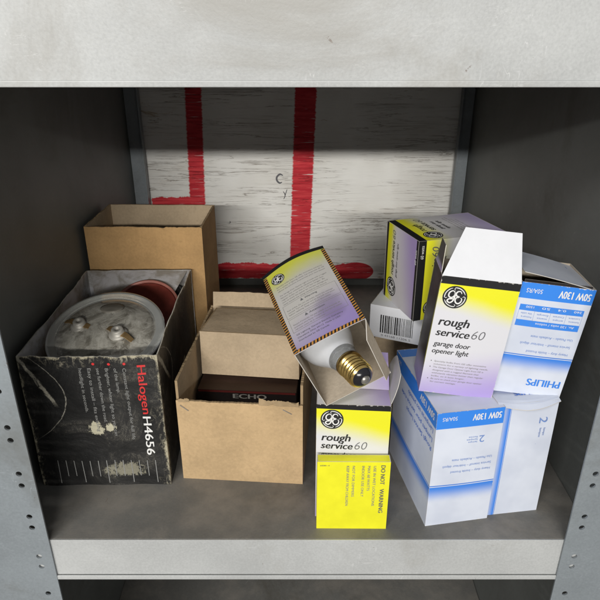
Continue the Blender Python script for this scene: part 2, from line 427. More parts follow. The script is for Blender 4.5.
def holed(name, F, t, mat, holes, r, parent, slot=0):
    """sheet with punched round holes: one row of square cells, each with its hole"""
    vs, fs = [], []
    def quad(a, b, c, d): b0 = len(vs); vs.extend([a, b, c, d]); fs.append((b0, b0+1, b0+2, b0+3))
    xs = sorted(set(h[0] for h in holes)); ys = sorted(holes, key=lambda h: h[1]); c = r * 1.6
    cx = xs[0]
    for z, sgn in ((0, 1), (-t, -1)):
        def q(x0, y0, x1, y1):
            p = [F.p(x0,y0,z), F.p(x1,y0,z), F.p(x1,y1,z), F.p(x0,y1,z)]; quad(*(p if sgn > 0 else p[::-1]))
        q(0, 0, cx - c, F.b); q(cx + c, 0, F.a, F.b); y = 0
        for _, hy in ys: q(cx - c, y, cx + c, hy - c); y = hy + c
        q(cx - c, y, cx + c, F.b)
    N = 24
    for _, hy in ys:
        ring = []; sq = []
        for i in range(N):
            a = 2*math.pi*i/N; ca, sa = math.cos(a), math.sin(a); k = c / max(abs(ca), abs(sa))
            ring.append((cx + r*ca, hy + r*sa)); sq.append((cx + k*ca, hy + k*sa))
        for i in range(N):
            j = (i+1) % N
            for z, sgn in ((0, 1), (-t, -1)):
                p = [F.p(*ring[i], z), F.p(*sq[i], z), F.p(*sq[j], z), F.p(*ring[j], z)]
                quad(*(p if sgn > 0 else p[::-1]))
            quad(F.p(*ring[i], 0), F.p(*ring[j], 0), F.p(*ring[j], -t), F.p(*ring[i], -t))
    for a, b in (((0,0),(F.a,0)), ((F.a,0),(F.a,F.b)), ((F.a,F.b),(0,F.b)), ((0,F.b),(0,0))):
        quad(F.p(*a, 0), F.p(*a, -t), F.p(*b, -t), F.p(*b, 0))
    return link_mesh(name, vs, fs, [mat], None, None, parent)

# ------------------------------------------------------------ the shelving
sh = thing('shelving_unit', 'olive grey steel shelving bay with pale punched corner posts holding all the boxes', 'shelf', (0, .85, DECK))
def S_(name, x0, x1, y0, y1, z0, z1, mat, bev=.0008): return box_mesh(name, x0, x1, y0-.85, y1-.85, z0-DECK, z1-DECK, mat, sh, bev)
S_('side_panel', XL-.002, XL, YF+.003, YB+.02, -.6, .9, M['wall'], 0)
S_('side_panel', XR, XR+.002, YF+.003, YB+.02, -.6, .9, M['wall'], 0)
S_('shelf_deck', XL+.001, XR-.001, YF+.002, YB+.02, DECK-.003, DECK, M['deck'])
S_('upper_shelf', XL+.001, XR-.001, YF+.002, YB+.02, .452, .456, M['deck'])
S_('shelf_lip', XL+.001, XR-.001, YF, YF+.0018, .4465, .53, M['lip'], .0006)
lipf = S_('shelf_lip', XL+.001, XR-.001, YF, YF+.0018, DECK-.052, DECK, M['lip'], .0006)
S_('shelf_deck', XL+.001, XR-.001, YF+.03, YB+.02, -.46, -.455, M['deck'])
# bead along the top of each folded lip
S_('lip_fold', XL+.001, XR-.001, YF-.0022, YF, DECK-.058, DECK-.052, M['lip'], .001)
S_('lip_fold', XL+.001, XR-.001, YF-.0022, YF, .4465, .4515, M['lip'], .001)
holesL = []
z = -.55
while z < .88: holesL += [z, z + .0155]; z += .058
off = (.1125 - (-.55)) % .058
holesL = [h + off for h in holesL if h + off < .88]
for side, xo, xi in ((-1, XL-.03, -.275), (1, .290, XR+.03)):
    F = Frame((xo, YF-.003-.85, -.6-DECK), (1,0,0), (0,0,1), xi-xo, 1.5)
    cx = (xi - .0145 - xo) if side < 0 else .0145
    holed('corner_post', F, .002, M['post'], [(cx, h + .6) for h in holesL], .0032, sh)
# back corner angles
for side in (-1, 1):
    x0, x1 = (XL+.001, -.302) if side < 0 else (.303, XR-.001)
    S_('back_post', x0, x1, 1.168, 1.170, -.02, .9, M['post'], .0006)
    xa, xb = (-.302, -.2995) if side < 0 else (.3005, .303)
    S_('back_post_edge', xa, xb, 1.160, 1.176, -.02, .9, M['post'], .0008)

# the room around the bay
def ground(name, v, mat):
    o = link_mesh(name, v, [(0, 1, 2, 3)], [mat]); o['kind'] = 'structure'; return o
M['concrete'] = steel('dull_concrete', (.20, .19, .18), .8)
ground('floor', [(-8, -8, -.95), (8, -8, -.95), (8, 3, -.95), (-8, 3, -.95)], M['concrete'])
ground('wall', [(-8, 1.4, -.95), (8, 1.4, -.95), (8, 1.4, 3), (-8, 1.4, 3)], M['concrete'])
# the old painted board at the back
bd = thing('painted_board', 'whitewashed plywood board with cracked grain and red brush marks closing the back', 'board', (0, 1.19, 0))
def bdplate():
    F = Frame((-.32, 0, -.004), (1,0,0), (0,0,1), .64, .92)
    return plate('panel', F, .012, M['board'], M['board'], M['board'], bd, nx=8, ny=8)
bdplate()
FB = Frame((0, 0, 0), (1,0,0), (0,0,1), 1, 1)
P = Print(FB)
P.stroke(spline([(-.034,.218),(-.040,.2205),(-.046,.215),(-.046,.208),(-.041,.203),(-.036,.2045)]), .0036, 'grey_ink')
P.build('pencil_mark', bd)
P.stroke(spline([(-.034,.186),(-.030,.178),(-.033,.170)]), .0018, 'grey_ink')
P.stroke(spline([(-.026,.190),(-.030,.178)]), .0016, 'grey_ink')
P.build('pencil_mark', bd)
P.stroke(spline([(-.145,.124),(-.143,.121),(-.147,.119)]), .0014, 'grey_ink')
P.build('pencil_mark', bd)
# dark skirting behind the board so the gap below it is closed
S_('back_panel', XL+.001, XR-.001, 1.205, 1.207, -.6, .9, M['wall'], 0)

# ------------------------------------------------------------ halogen lamp carton
LOW = -DECK
w, d, h = .1557, .2561, .1576 + LOW
hb = thing('lamp_carton', 'scuffed black open carton with red and white lettering, at the far left', 'box', (-.2387, .7059, DECK), (0, 0, .9))
rg = ragged(.0018, 3)
Ff = face('front', w, d, h)
bnd = lambda x, y: .0025 * math.sin(x / w * math.pi) * (y / h) + .0007 * math.sin(x * 90 + y * 60)
fp = plate('front_panel', Ff, .0012, M['worn'], M['silver'], M['chip'], hb, bend=bnd, top=rg, nx=40, ny=30)
P = Print(Ff.cw(), lambda x, y: bnd(y, h - x) + .0001)
P.text('Halogen', .012, .1325, .0098, 'red_ink', w=.066, bold=.018)
P.text('H4656', .0815, .1315, .0098, 'white_ink', w=.055, bold=.022)
for y in (.1175, .1005, .083): P.disc(.0095, y + .0015, .0016, 'red_ink')
P.lines(['Constant light output for full life', 'of the lamp.', 'Brighter, whiter light so you can', 'see further down the road.', 'Easy to install \u2013 fits existing', 'headlight in seconds.'],
        .015, .1165, .0040, .0098, 'dim_ink', w=.098)
for k in range(13):
    yy = .022 + k * .0098
    P.rect(h - .038, yy, h - .004 - (.01 if k % 3 else 0), yy + .0009, 'dim_ink', 1)
P.build('lettering', fp)
for s in ('left', 'right'):
    F = face(s, w, d, h)
    plate('side_panel', F, .0012, M['worn'], M['silver'], M['chip'], hb, bend=lambda x, y: -.002 * math.sin(x / d * 3.14) * y / h + .0006 * math.sin(x * 70),
          top=ragged(.0012, 5 if s == 'left' else 9), nx=36, ny=16, x0=.0013, x1=d-.0013)
plate('back_panel', face('back', w, d, h), .0012, M['worn'], M['silver'], M['chip'], hb, top=ragged(.0008, 12), nx=20, ny=10)
# torn corner strip on the left edge of the front
plate('bottom_panel', face('bottom', w-.003, d-.003, h), .001, M['worn'], M['silver'], M['chip'], hb, nx=4, ny=4)
# back flap leaning outwards over the wall
Fk = Frame((-w/2+.006, d/2-.0016, h-.001), (1,0,0), (0,-.90,-.43), w-.012, .045)
plate('inner_flap', Fk, .001, M['silver'], M['silver'], M['chip'], hb, bend=lambda x, y: .0012 * math.sin(x * 60), nx=20, ny=8,
      shape=lambda x, y, a, b: (x + (.5 - a) * b * .03, y))

def glassmat():  # mottled glass with brown patches and pale streaks
    g = G('mottled_lamp_glass', .22, .15, .8); n = g.noise(g.co(), 55, 6, .75, 1.2); k = g.noise(g.co(), 24, 5, .65, 1.6)
    c = g.mix(n.sm(.35, .7), (.44, .42, .36), (.70, .68, .60)); c = g.mix(k.sm(.44, .60) * .75, c, (.15, .135, .105)); k2 = g.noise(g.co(), 60, 7, .8, 2.2)
    c = g.mix(k2.sm(.55, .66) * .6, c, (.09, .07, .05)); k3 = g.noise(g.co((1, 1.6, 1)), 75, 6, .7, 3); c = g.mix(k3.sm(.60, .64) * .55, c, (.78, .77, .72))
    g.color(c); g.rough(n * .35 + .04); g.b.inputs['Transmission Weight'].default_value = .35; g.b.inputs['Coat Weight'].default_value = 1.0; g.b.inputs['Coat Roughness'].default_value = .04; g.bump(k * .6 + n * .3, .3, .002); return g.mat
M['lens'] = glassmat()
def clear(name, col, rough=.08, tr=1):
    g = G(name, rough, 0, .5); g.b.inputs['Transmission Weight'].default_value = tr
    n = g.noise(g.co(), 50, 4); g.color(g.mix(n.sm(.3, .7), tuple(c * .9 for c in col), col)); g.rough(n * .1 + rough); return g.mat
M['rimglass'] = clear('rim_glass', (.86, .88, .84), .06, .75)
M['ferrule'] = plain('solder_metal', (.33, .315, .28), .5, .35, var=.4)
M['brass_strap'] = plain('tarnished_brass', (.42, .28, .13), .4, .8, var=.3)
M['tarnish'] = plain('tarnished_spot', (.13, .12, .10), .35, .1, var=.5)
M['dark_rubber'] = plain('dark_rubber', (.03, .028, .027), .55, var=.3)
M['red_rim'] = plain('faded_red_rim', (.36, .14, .11), .4)
M['red_plastic'] = plain('dull_red_paint', (.21, .042, .03), .45, var=.25)
# the sealed beam lying back-up in the carton
la = thing('sealed_beam_lamp', 'round clear glass headlamp with two metal terminals lying in the black carton', 'lamp', (-.2375, .651, .1475), (19, -1, 0))
la['group'] = 'lamps in the black carton'
R0 = .0715
lathe('glass_bowl', [(.001, .0165), (.012, .0162), (.024, .0150), (.036, .0126), (.047, .0090), (.056, .0045), (.061, .001), (.061, -.004)], M['lens'], la, 64)
lathe('rim', [(.0595, .0005), (.0615, .0022), (.0645, .0015), (.067, .0035), (R0-.001, .0032), (R0, .0008), (R0-.0005, -.004), (.066, -.0065), (.060, -.0065)], M['rimglass'], la, 72, cap=False)
lathe('lens', [(.061, -.0045), (.055, -.012), (.04, -.019), (.02, -.0225), (.001, -.023)], M['rimglass'], la, 48)
for tx, ty, an in ((-.0285, .001, -22), (.0215, -.015, -30)):
    tz = .0135 if tx > 0 else .0120
    m = Matrix.Translation((tx, ty, tz)) @ Matrix.Diagonal((.9, .9, .72, 1))
    t = lathe('terminal', [(.0125, -.001), (.0128, .002), (.0105, .0045), (.0085, .005), (.0080, .011), (.0070, .0125), (.0035, .013), (.0030, .010), (.0005, .0098)], M['ferrule'], la, 32, m)
    ca, sa = math.cos(RAD(an)), math.sin(RAD(an))
    for sg in (-1, 1):
        F = Frame((tx + sg*ca*.0075 + sg*sa*.004, ty + sg*sa*.0075 - sg*ca*.004, tz + .0046), (sg*ca, sg*sa, -.22), (-sg*sa, sg*ca, 0), .015 if sg == (1 if tx > 0 else -1) else .010, .008)
        plate('strap', F, .0008, M['brass_strap'], parent=t, nx=10, ny=4, bend=lambda x, y: .0010 * math.sin(x * 330), shape=lambda x, y, a, b: (x, .004 + (y - .004) * (1 - .35 * a)))
lathe('filament_shield', [(.015, -.0006), (.0145, .0006), (.011, .0010), (.001, .002)], M['tarnish'], la, 32, Matrix.Translation((.004, .030, .0135)) @ Matrix.Rotation(RAD(-14), 4, 'X') @ Matrix.Diagonal((1, .72, 1, 1)))
def disc_lamp(label, loc, rot, mat, rim, r=.052):
    t = thing('round_lamp', label, 'lamp', loc, rot, 'lamps in the black carton')
    lathe('face', [(.001, .0045), (r*.35, .0042), (r*.65, .0032), (r*.88, .0012), (r*.93, .0)], mat, t, 48)
    lathe('rim', [(r*.92, .0), (r*.94, .0026), (r*.985, .003), (r, .0005), (r*.99, -.006), (r*.90, -.010), (r*.3, -.022), (.001, -.024)], rim, t, 48, cap=False)
disc_lamp('dull red round lamp standing on edge behind the clear glass headlamp', (-.2200, .768, .121), (38, 3, -8), M['red_plastic'], M['red_rim'], .050)
disc_lamp('black round lamp furthest right in the black carton', (-.2060, .800, .112), (48, 4, -14), M['dark_rubber'], M['dark_rubber'], .0425)

# ------------------------------------------------------------ plain kraft boxes
def open_carton(name, label, w, d, h, loc, rz, outer, inner, t=.003, seeds=(1,2,3,4), rag=.0016, front_drop=0.0):
    b = thing(name, label, 'box', loc, (0, 0, rz), 'kraft cardboard boxes')
    r1 = ragged(rag, seeds[0]); 
    bw = lambda x, y: .0018 * math.sin(x / w * math.pi) * y / h
    f = plate('front_panel', face('front', w, d, h), t, outer, inner, M['kraft_edge'], b, bend=bw, top=lambda x: r1(x) - front_drop, nx=110, ny=20)
    s1 = plate('side_panel', face('left', w, d, h), t, outer, inner, M['kraft_edge'], b, top=ragged(rag*.8, seeds[1]), nx=90, ny=10, x0=t+.0001, x1=d-t-.0001)
    s2 = plate('side_panel', face('right', w, d, h), t, outer, inner, M['kraft_edge'], b, top=ragged(rag*.8, seeds[2]), nx=90, ny=10, x0=t+.0001, x1=d-t-.0001)
    k = plate('back_panel', face('back', w, d, h), t, outer, inner, M['kraft_edge'], b, top=ragged(rag*.5, seeds[3]), nx=24, ny=10)
    plate('bottom_panel', face('bottom', w-.007, d-.007, h), t*.8, outer, inner, M['kraft_edge'], b, nx=4, ny=4)
    return b, f, s1, s2, k
b2 = open_carton('cardboard_box', 'empty orange-brown cardboard box standing behind the black lamp carton', .1755, .122, .2195 + LOW, (-.2310, .911, DECK), -1.5,
                 M['kraft_orange'], M['kraft_inner'], seeds=(11, 12, 13, 14), rag=.0011)[0]
b3, f3, sl, sr, bk = open_carton('cardboard_box', 'light brown stapled cardboard box with a torn front edge holding a smaller carton', .1492, .209, .116 + LOW, (-.0635, .6886, DECK), -4.2,
                 M['kraft'], M['kraft_inner'], seeds=(21, 22, 23, 24), rag=.0012, front_drop=.025)
# raised rear flap, staples, torn lump
Fb = Frame((-.1492/2+.004, .209/2-.006, .116+LOW-.001), (1,0,0), (0,.25,1), .141, .024)
plate('back_flap', Fb, .003, M['kraft_inner'], M['kraft'], M['kraft_edge'], b3, top=ragged(.0008, 31), nx=24, ny=6)
M['staple'] = plain('staple_steel', (.55, .55, .55), .3, .9)
F3 = face('front', .1492, .209, .116 + LOW)
for x, y, a in ((.0095, .106, -38), (.131, .1065, -30)):
    c, s = math.cos(RAD(a)), math.sin(RAD(a))
    F = Frame(F3.p(x - c*.006, y - s*.006, .0016), F3.r * c + F3.u * s, F3.u * c - F3.r * s, .012, .0009)
    plate('staple', F, .0009, M['staple'], parent=b3, nx=2, ny=1)
# frayed lips of torn liner along the front edge
for k, (xa, xb, yt, ln) in enumerate(((.098, .1445, .1150, .007), (.003, .016, .1155, .004))):
    F = Frame(F3.p(xa, yt, .0022), F3.r, (F3.u * .5 + F3.n * -.25), xb - xa, ln)
    plate('torn_liner', F, .0012, M['kraft_edge'], M['kraft_edge'], M['kraft_edge'], b3, top=ragged(.0022, 40 + k, 400), bend=ragged and (lambda x, y: .0012 * math.sin(x * 300)), nx=30, ny=5)

def closed(name, label, w, d, h, loc, rot, mats, grp, cat='box', t=.0006, inner=None, skip=(), edge=None, bend=.0012, jit=0):
    """closed carton: each side a sheet; mats maps side name to material"""
    b = thing(name, label, cat, loc, rot, grp); out = {}
    names = {'front': 'front_panel', 'back': 'back_panel', 'left': 'side_panel', 'right': 'side_panel', 'top': 'top_panel', 'bottom': 'bottom_panel'}
    for s in ('front', 'back', 'left', 'right', 'top', 'bottom'):
        if s in skip: continue
        F = face(s, w, d, h); kw = {}
        if s in ('left', 'right'): kw = dict(x0=t + .00005, x1=F.a - t - .00005)
        if s in ('top', 'bottom'): kw = dict(x0=t+.00005, x1=F.a-t-.00005, y0=t+.00005, y1=F.b-t-.00005)
        bf = lambda x, y, F=F: bend * math.sin(x / F.a * math.pi) * math.sin(y / F.b * math.pi)
        out[s] = plate(names[s], F, t, mats.get(s, mats['all']), inner or M['greyboard'], edge or M['card_edge'], b, bend=bf, nx=12, ny=12, **kw)
        out[s + 'b'] = bf; out[s + 'F'] = F
    return b, out
# carton inside the torn box
closed('cardboard_carton', 'plain brown closed carton tucked inside the stapled cardboard box', .1298, .084, .0614, base_of((-.0603, .7205, .0972), (-3.8, -.5, -7.3), .0614), (-3.8, -.5, -7.3),
       {'all': M['kraft_inner']}, 'kraft cardboard boxes', t=.002, bend=.0008, edge=M['kraft_edge'])
M['maroon'] = plain('maroon_card', (.16, .025, .022), .5); M['blackcard'] = plain('black_card', (.022, .017, .016), .45)
M['browncard'] = plain('shaded_brown_card', (.055, .03, .02), .6)  # shadow on the flat carton's top put into this dark brown
eb, eo = closed('part_carton', 'flat black carton with maroon edge and grey ECHO lettering under the brown carton', .128, .105, .050 , (-.0650, .7050, .0125), (0, 0, -4.2),
       {'all': M['blackcard'], 'top': M['browncard']}, None, bend=.0004, edge=M['browncard'])
P = Print(eo['frontF'], eo['frontb']); 
P.text('ECHO', .046, .0388, .0068, 'echo_ink', w=.044, bold=.05)
P.build('lettering', eo['front'])
P = Print(eo['frontF'], eo['frontb']); M['maroon_i'] = M['maroon']; P.rect(.001, .0468, .127, .0497, 'maroon_i', 1); P.build('edge_stripe', eo['front'])
closed('small_carton', 'small teal carton behind the stapled box at the foot of the board', .030, .045, .040, (-.006, 1.10, DECK), (0, 0, 8), {'all': plain('teal_card', (.03, .20, .24), .5)}, None)
closed('cardboard_carton', 'low brown cardboard carton standing under the barcoded white box', .10, .12, .125 + LOW - .003, (.158, .76, DECK), (0, 0, -8), {'all': M['kraft_inner']}, 'kraft cardboard boxes', t=.002, edge=M['kraft_edge'])

# ------------------------------------------------------------ yellow and violet bulb boxes
GE_G = 'yellow and violet light bulb boxes'
def ge_front(F, bend, parent, small=True, name='lettering', q=1):
    P = Print(F, bend); a, b = F.a, F.b; k = a / .078; top = b
    monogram(P, .0165*k, top - .0215*k*q, .0122*k)
    P.text('rough', .0055*k, top - .0535*k*q, .0098*k, 'black', w=.0315*k, shear=.22, bold=.022)
    P.text('service', .0050*k, top - .0655*k*q, .0088*k, 'black', w=.0345*k, shear=.22, bold=.022)
    P.text('60', .0415*k, top - .0655*k*q, .0105*k, 'grey_ink', w=.0135*k, shear=.22, bold=-.012)
    P.text('garage door', .0050*k, top - .0775*k*q, .0060*k, 'black', w=.038*k, shear=.2, bold=.014)
    P.text('opener light', .0050*k, top - .0860*k*q, .0060*k, 'black', w=.038*k, shear=.2, bold=.014)
    if small:
        tx = ['Specialty bulbs from GE offer innovative', 'solutions for a variety of lighting needs.',
              'The Garage Door Opener Light from GE is', 'designed with a rugged filament that', 'withstands vibration better than regular', 'bulbs, so it lasts longer.',
              'Be sure to check your garage door opener', 'for correct wattage.']
        P.lines(tx, .0095*k, top - .0965*k, .0019*k, .0036*k, 'lines', w=.057*k, shear=.2)
        for i in (0, 2, 6): P.disc(.0065*k, top - .0957*k - i*.0036*k, .0006*k, 'grey_ink', n=8)
    P.build(name, parent)

# front standing box
gf, go = closed('bulb_box', 'bulb box standing upright behind the yellow packet, under the open box with the bulb', .078, .078, .1293 + LOW, (.0583, .563, DECK), (0, 0, -2.8),
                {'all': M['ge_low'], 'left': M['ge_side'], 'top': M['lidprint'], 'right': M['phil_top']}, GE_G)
ge_front(Frame(go['frontF'].p(0, 0), go['frontF'].r, go['frontF'].u, .078, .1293 + LOW), go['frontb'], go['front'], q=.86)
# printed lid flap raised towards the back, and a rounded white tuck flap at the right
Fl = Frame((-.039, -.010, .1293+LOW+.001), (1,0,0), (0,.80,.60), .078, .044)
lid = plate('lid_flap', Fl, .0006, M['lidprint'], M['greyboard'], M['card_edge'], gf, bend=lambda x, y: .003 * math.sin(x / .078 * 3.14))
P = Print(Fl, lambda x, y: .003 * math.sin(x / .078 * 3.14)); monogram(P, .028, .016, .011); P.build('logo', lid)
Fr = Frame((.0392, -.034, .1293+LOW-.002), (0,1,0), (.30,0,.95), .064, .032)
def roundtop(x, y, a, b): 
    s = math.sin(min(1, max(0, a)) * math.pi); return (x, y * (.35 + .65 * min(1, s * 1.8) ** .5) if b > 0 else y)
plate('tuck_flap', Fr, .0006, M['white_card'], M['white_card'], M['card_edge'], gf, shape=roundtop, nx=24, ny=8)

# leaning box on the white and blue boxes
rot = (-.5, 5.2, -4.4); hh = .1343
gm, mo = closed('bulb_box', 'bulb box leaning with its white top flap raised, standing on white and blue boxes', .0777, .052, hh, base_of((.1741, .5685, .1962), rot, hh), rot,
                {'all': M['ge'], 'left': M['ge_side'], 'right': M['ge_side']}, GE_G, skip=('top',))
ge_front(mo['frontF'], mo['frontb'], mo['front'])
# lid flap: white inner side towards us
Fw = Frame((-.0388, -.0258, hh), (1,0,0), (0,.42,.90), .0777, .050)
plate('top_flap', Fw, .0006, M['white_card'], M['ge'], M['card_edge'], gm, shape=lambda x, y, a, b: (x + b * (.018 * (1 - a) - .004 * a), y), bend=lambda x, y: -.002 * math.sin(y / .05 * 1.6))
Fd = Frame((-.0386, .022, hh-.001), (0,-1,0), (.06,0,1), .040, .026)
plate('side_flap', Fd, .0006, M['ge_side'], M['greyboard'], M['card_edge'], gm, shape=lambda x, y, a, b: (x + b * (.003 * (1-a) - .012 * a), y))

# box lying on its side behind
rot = (0, -.3, 17.5); gw, gd, gh = .1137, .0837, .0995
gb, bo = closed('bulb_box', 'bulb box lying on its side on the barcoded white box, its lettering turned sideways', gw, gd, gh, base_of((.1756, .6953, .22), rot, gh), rot,
                {'all': M['ge']}, GE_G, skip=('front', 'top', 'left', 'back'))
def turned_print():
    g = G('lightened_sideways_print', .38); u, v, _ = g.xyz(g.co((1, 1, 1), 'UV')); n = g.noise(g.co(), 12, 2)
    uu = u + (n - .5) * .12
    c = g.mix(uu.sm(.40, .12), (.76, .75, .76), (.82, .80, .03)); c = g.mix(uu.sm(.50, 1.0) * .7, c, (.42, .33, .68))  # colours lightened so the weakly lit top panel looks brighter
    c = g.mix(u.sm(.086, .084), c, (.014, .014, .015))
    g.color(c); return g.mat
M['ge_turn'] = turned_print()
def end_print():
    g = G('sideways_end_print', .38); u, v, _ = g.xyz(g.co((1, 1, 1), 'UV')); n = g.noise(g.co(), 12, 2)
    uu = u + (n - .5) * .12
    c = g.mix(uu.sm(.34, .12), (.60, .58, .60), (.70, .68, .02)); c = g.mix((uu + v * .3).sm(.55, 1.15) * .8, c, (.30, .20, .50))
    c = g.mix(u.sm(.066, .064), c, (.014, .014, .015)); c = g.mix(u.sm(.945, .947), c, (.014, .014, .015))
    g.color(c); return g.mat
M['ge_end'] = end_print()
for s, nm, mt in (('front', 'front_panel', 'ge_turn'), ('back', 'back_panel', 'ge_turn'), ('top', 'top_panel', 'ge_turn'), ('left', 'end_panel', 'ge_end')):
    F = face(s, gw, gd, gh); x0, x1 = (.0007, F.a-.0007) if s in ('left', 'top') else (0, None); y0, y1 = (.0007, F.b-.0007) if s == 'top' else (0, None)
    bf = lambda x, y, F=F: .001 * math.sin(x / F.a * math.pi) * math.sin(y / F.b * math.pi)
    o = plate(nm, F, .0006, M[mt], M['greyboard'], M['card_edge'], gb, bend=bf, x0=x0, x1=x1, y0=y0, y1=y1)
    if s == 'back': continue
    FF = F.ccw()
    bb = lambda x, y, F=F: .001 * math.sin(max(0, min(1, y / F.a)) * math.pi) * math.sin(max(0, min(1, x / F.b)) * math.pi)
    P = Print(FF, bb); T = FF.b
    if s == 'left':
        monogram(P, .020, T - .022, .0125)
        P.text('rough service', .037, T - .026, .0075, 'black', w=.044, shear=.2, bold=.016); P.text('60', .083, T - .026, .0078, 'grey_ink', w=.011, shear=.2)
        P.text('garage door opener light', .037, T - .036, .0042, 'black', w=.044, shear=.2, bold=.01)
        P.build('lettering', o); P.text('60 watt', .070, .003, .0042, 'white_ink', w=.018)
    elif s == 'front':
        monogram(P, .015, T - .022, .0105)
        P.text('rough service', .029, T - .026, .0085, 'black', w=.048, shear=.2, bold=.018); P.text('60', .079, T - .026, .0092, 'grey_ink', w=.0125, shear=.2)
        P.text('garage door opener light', .029, T - .036, .0048, 'black', w=.05, shear=.2, bold=.01)
        P.build('lettering', o); P.text('60 watts', .078, T - .0068, .0040, 'white_ink', w=.016)
    else:
        monogram(P, .016, T - .026, .0115)
        P.text('rough', .030, T - .026, .0085, 'black', w=.026, shear=.2, bold=.02)
        P.text('service', .030, T - .038, .0082, 'black', w=.030, shear=.2, bold=.02); P.text('60', .063, T - .038, .0092, 'grey_ink', w=.012, shear=.2)
        P.text('garage door', .030, T - .049, .0052, 'black', w=.032, shear=.2, bold=.012); P.text('opener light', .030, T - .057, .0052, 'black', w=.032, shear=.2, bold=.012)
        P.lines(['Specialty bulbs from GE offer innovative', 'solutions for a variety of lighting needs.', 'The Garage Door Opener Light from GE', 'is designed with a rugged filament'], .014, T - .068, .002, .0045, 'lines', w=.058, shear=.2)
    P.build('lettering', o)

# white box with the bar code below it
bb_, bo_ = closed('barcoded_box', 'small white box with a bar code under the sideways bulb box', .090, .115, .045, (.1540, .7225, .1245), (0, 0, -24), {'all': M['white_card']}, None)
P = Print(bo_['frontF'], bo_['frontb']); x = .014; r = random.Random(5)
while x < .056:
    q = r.choice((.0007, .0011, .0017)); P.rect(x, .008, x + q, .033, 'black'); x += q + r.choice((.0008, .0013))
P.text('0 43168 11206 5', .016, .0030, .0030, 'grey_ink', w=.038); P.rect(.066, .012, .082, .014, 'lines'); P.rect(.066, .018, .080, .020, 'lines')
P.build('bar_code', bo_['front'])

# yellow packet at the very front
yb, yo = closed('yellow_packet', 'flat bright yellow packet with small print standing at the front edge of the shelf', .078, .012, .069 + LOW, (.0575, .513, DECK), (0, 0, -.5),
                {'all': plain('bright_yellow_card', (.77, .74, .02), .45, var=.07)}, None, bend=.0005)
Fy = yo['frontF']; P = Print(Fy.cw(), lambda x, y: .0005)
P.text('DO NOT', .004, .068, .0048, 'grey_ink', w=.026, bold=.012)
P.text('WARNING', .036, .068, .0048, 'grey_ink', w=.034, bold=.012)
for i, t in enumerate(['USE IN WET LOCATIONS', 'MAX 60 WATTS', 'INDOOR USE ONLY', 'NOT FOR DIMMERS', 'KEEP AWAY FROM CHILDREN']):
    P.text(t, .005, .060 - i * .0062 - (.004 if i > 2 else 0), .0030, 'lines', w=min(.055, .0028 * len(t)))
P.build('lettering', yo['front'])
P = Print(Fy, lambda x, y: .0003); P.text('60081-4', .003, .0885, .0016, 'grey_ink', w=.010); P.build('lettering', yo['front'])

# ------------------------------------------------------------ open bulb box lying on top, with the bulb
rot = (14.5, -25.9, 10.3); ow, od, oh = .0745, .1285, .0873
ob = thing('bulb_box', 'open bulb box tipped on its back with hazard-striped edges, bulb poking out of it', 'box', base_of((.0258, .5667, .2032), rot, oh), rot, GE_G)
bt = lambda x, y: .0035 * math.sin(max(0, min(1, x / ow)) * math.pi) * (.35 + .65 * y / od)
Ft = face('top', ow, od, oh)
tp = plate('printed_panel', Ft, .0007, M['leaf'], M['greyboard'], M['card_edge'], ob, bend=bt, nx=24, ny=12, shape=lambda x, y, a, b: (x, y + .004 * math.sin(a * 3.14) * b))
P = Print(Ft, bt); hz = .0042
def stripes(x0, y0, x1, y1, n, vert):
    P.rect(x0, y0, x1, y1, 'black', 1) if not vert else [P.rect(x0, y0 + (y1-y0)*i/20, x1, y0 + (y1-y0)*(i+1)/20, 'black', 1) for i in range(20)]
    for i in range(n):
        if vert:
            s = (y1-y0) / n; y = y0 + i * s; P.poly([(x0, y), (x1, y + s*.35), (x1, y + s*.75), (x0, y + s*.4)], 'orange_ink', 2)
        else:
            s = (x1-x0) / n; x = x0 + i * s; P.poly([(x, y0), (x + s*.5, y0), (x + s*.85, y1), (x + s*.35, y1)], 'orange_ink', 2)
stripes(0, .0001, hz, od - .006, 34, True); stripes(ow - hz, .0001, ow, od - .006, 34, True)
for q in range(12): 
    xa = hz + (ow - 2*hz) * q / 12; xb = hz + (ow - 2*hz) * (q + 1) / 12; P.rect(xa, .0001, xb, hz, 'black', 1)
for q in range(18):
    s = (ow - 2*hz) / 18; xa = hz + s*q; P.poly([(xa, .0001), (xa + s*.5, .0001), (xa + s*.85, hz), (xa + s*.35, hz)], 'orange_ink', 2)
monogram(P, .0150, od - .0185, .0078)
body = ['Specialty bulbs from GE offer innovative solutions', 'for a variety of lighting needs. Les ampoules de GE', 'offrent des solutions innovatrices pour tout besoin', '',
        'The Garage Door Opener Light is made with a rugged', 'filament that withstands vibration better than', 'regular bulbs, so that it will last longer. Be', 'sure to check the opener for correct wattage and',
        'never exceed the rating marked on the fixture.']
P.lines(body, .0095, od - .0315, .0019, .0036, 'lines', w=.055)
P.poly([(.027, .0615), (.0305, .0615), (.02875, .0650)], 'grey_ink', 2); P.text('Warning', .032, .0618, .0026, 'grey_ink', w=.014, bold=.01)
P.lines(['Risk of fire. Do not use bulbs above the wattage', 'marked. Turn off power and let the bulb cool down', 'before replacing. Keep away from flammables.'], .0105, .0565, .0018, .0034, 'lines', w=.052)
P.box(.0075, .0465, ow - .0075, .0665, .0003, 'lines')
P.poly([(.025, .0395), (.0285, .0395), (.02675, .0430)], 'grey_ink', 2); P.text('Attention', .030, .0398, .0026, 'grey_ink', w=.017, bold=.01)
P.lines(['Risque d\u2019incendie. Ne pas utiliser une ampoule de', 'puissance plus forte. Couper le courant et laisser', 'refroidir avant de la remplacer.'], .0105, .0345, .0018, .0034, 'lines', w=.052)
P.box(.0075, .0255, ow - .0075, .0445, .0003, 'lines')
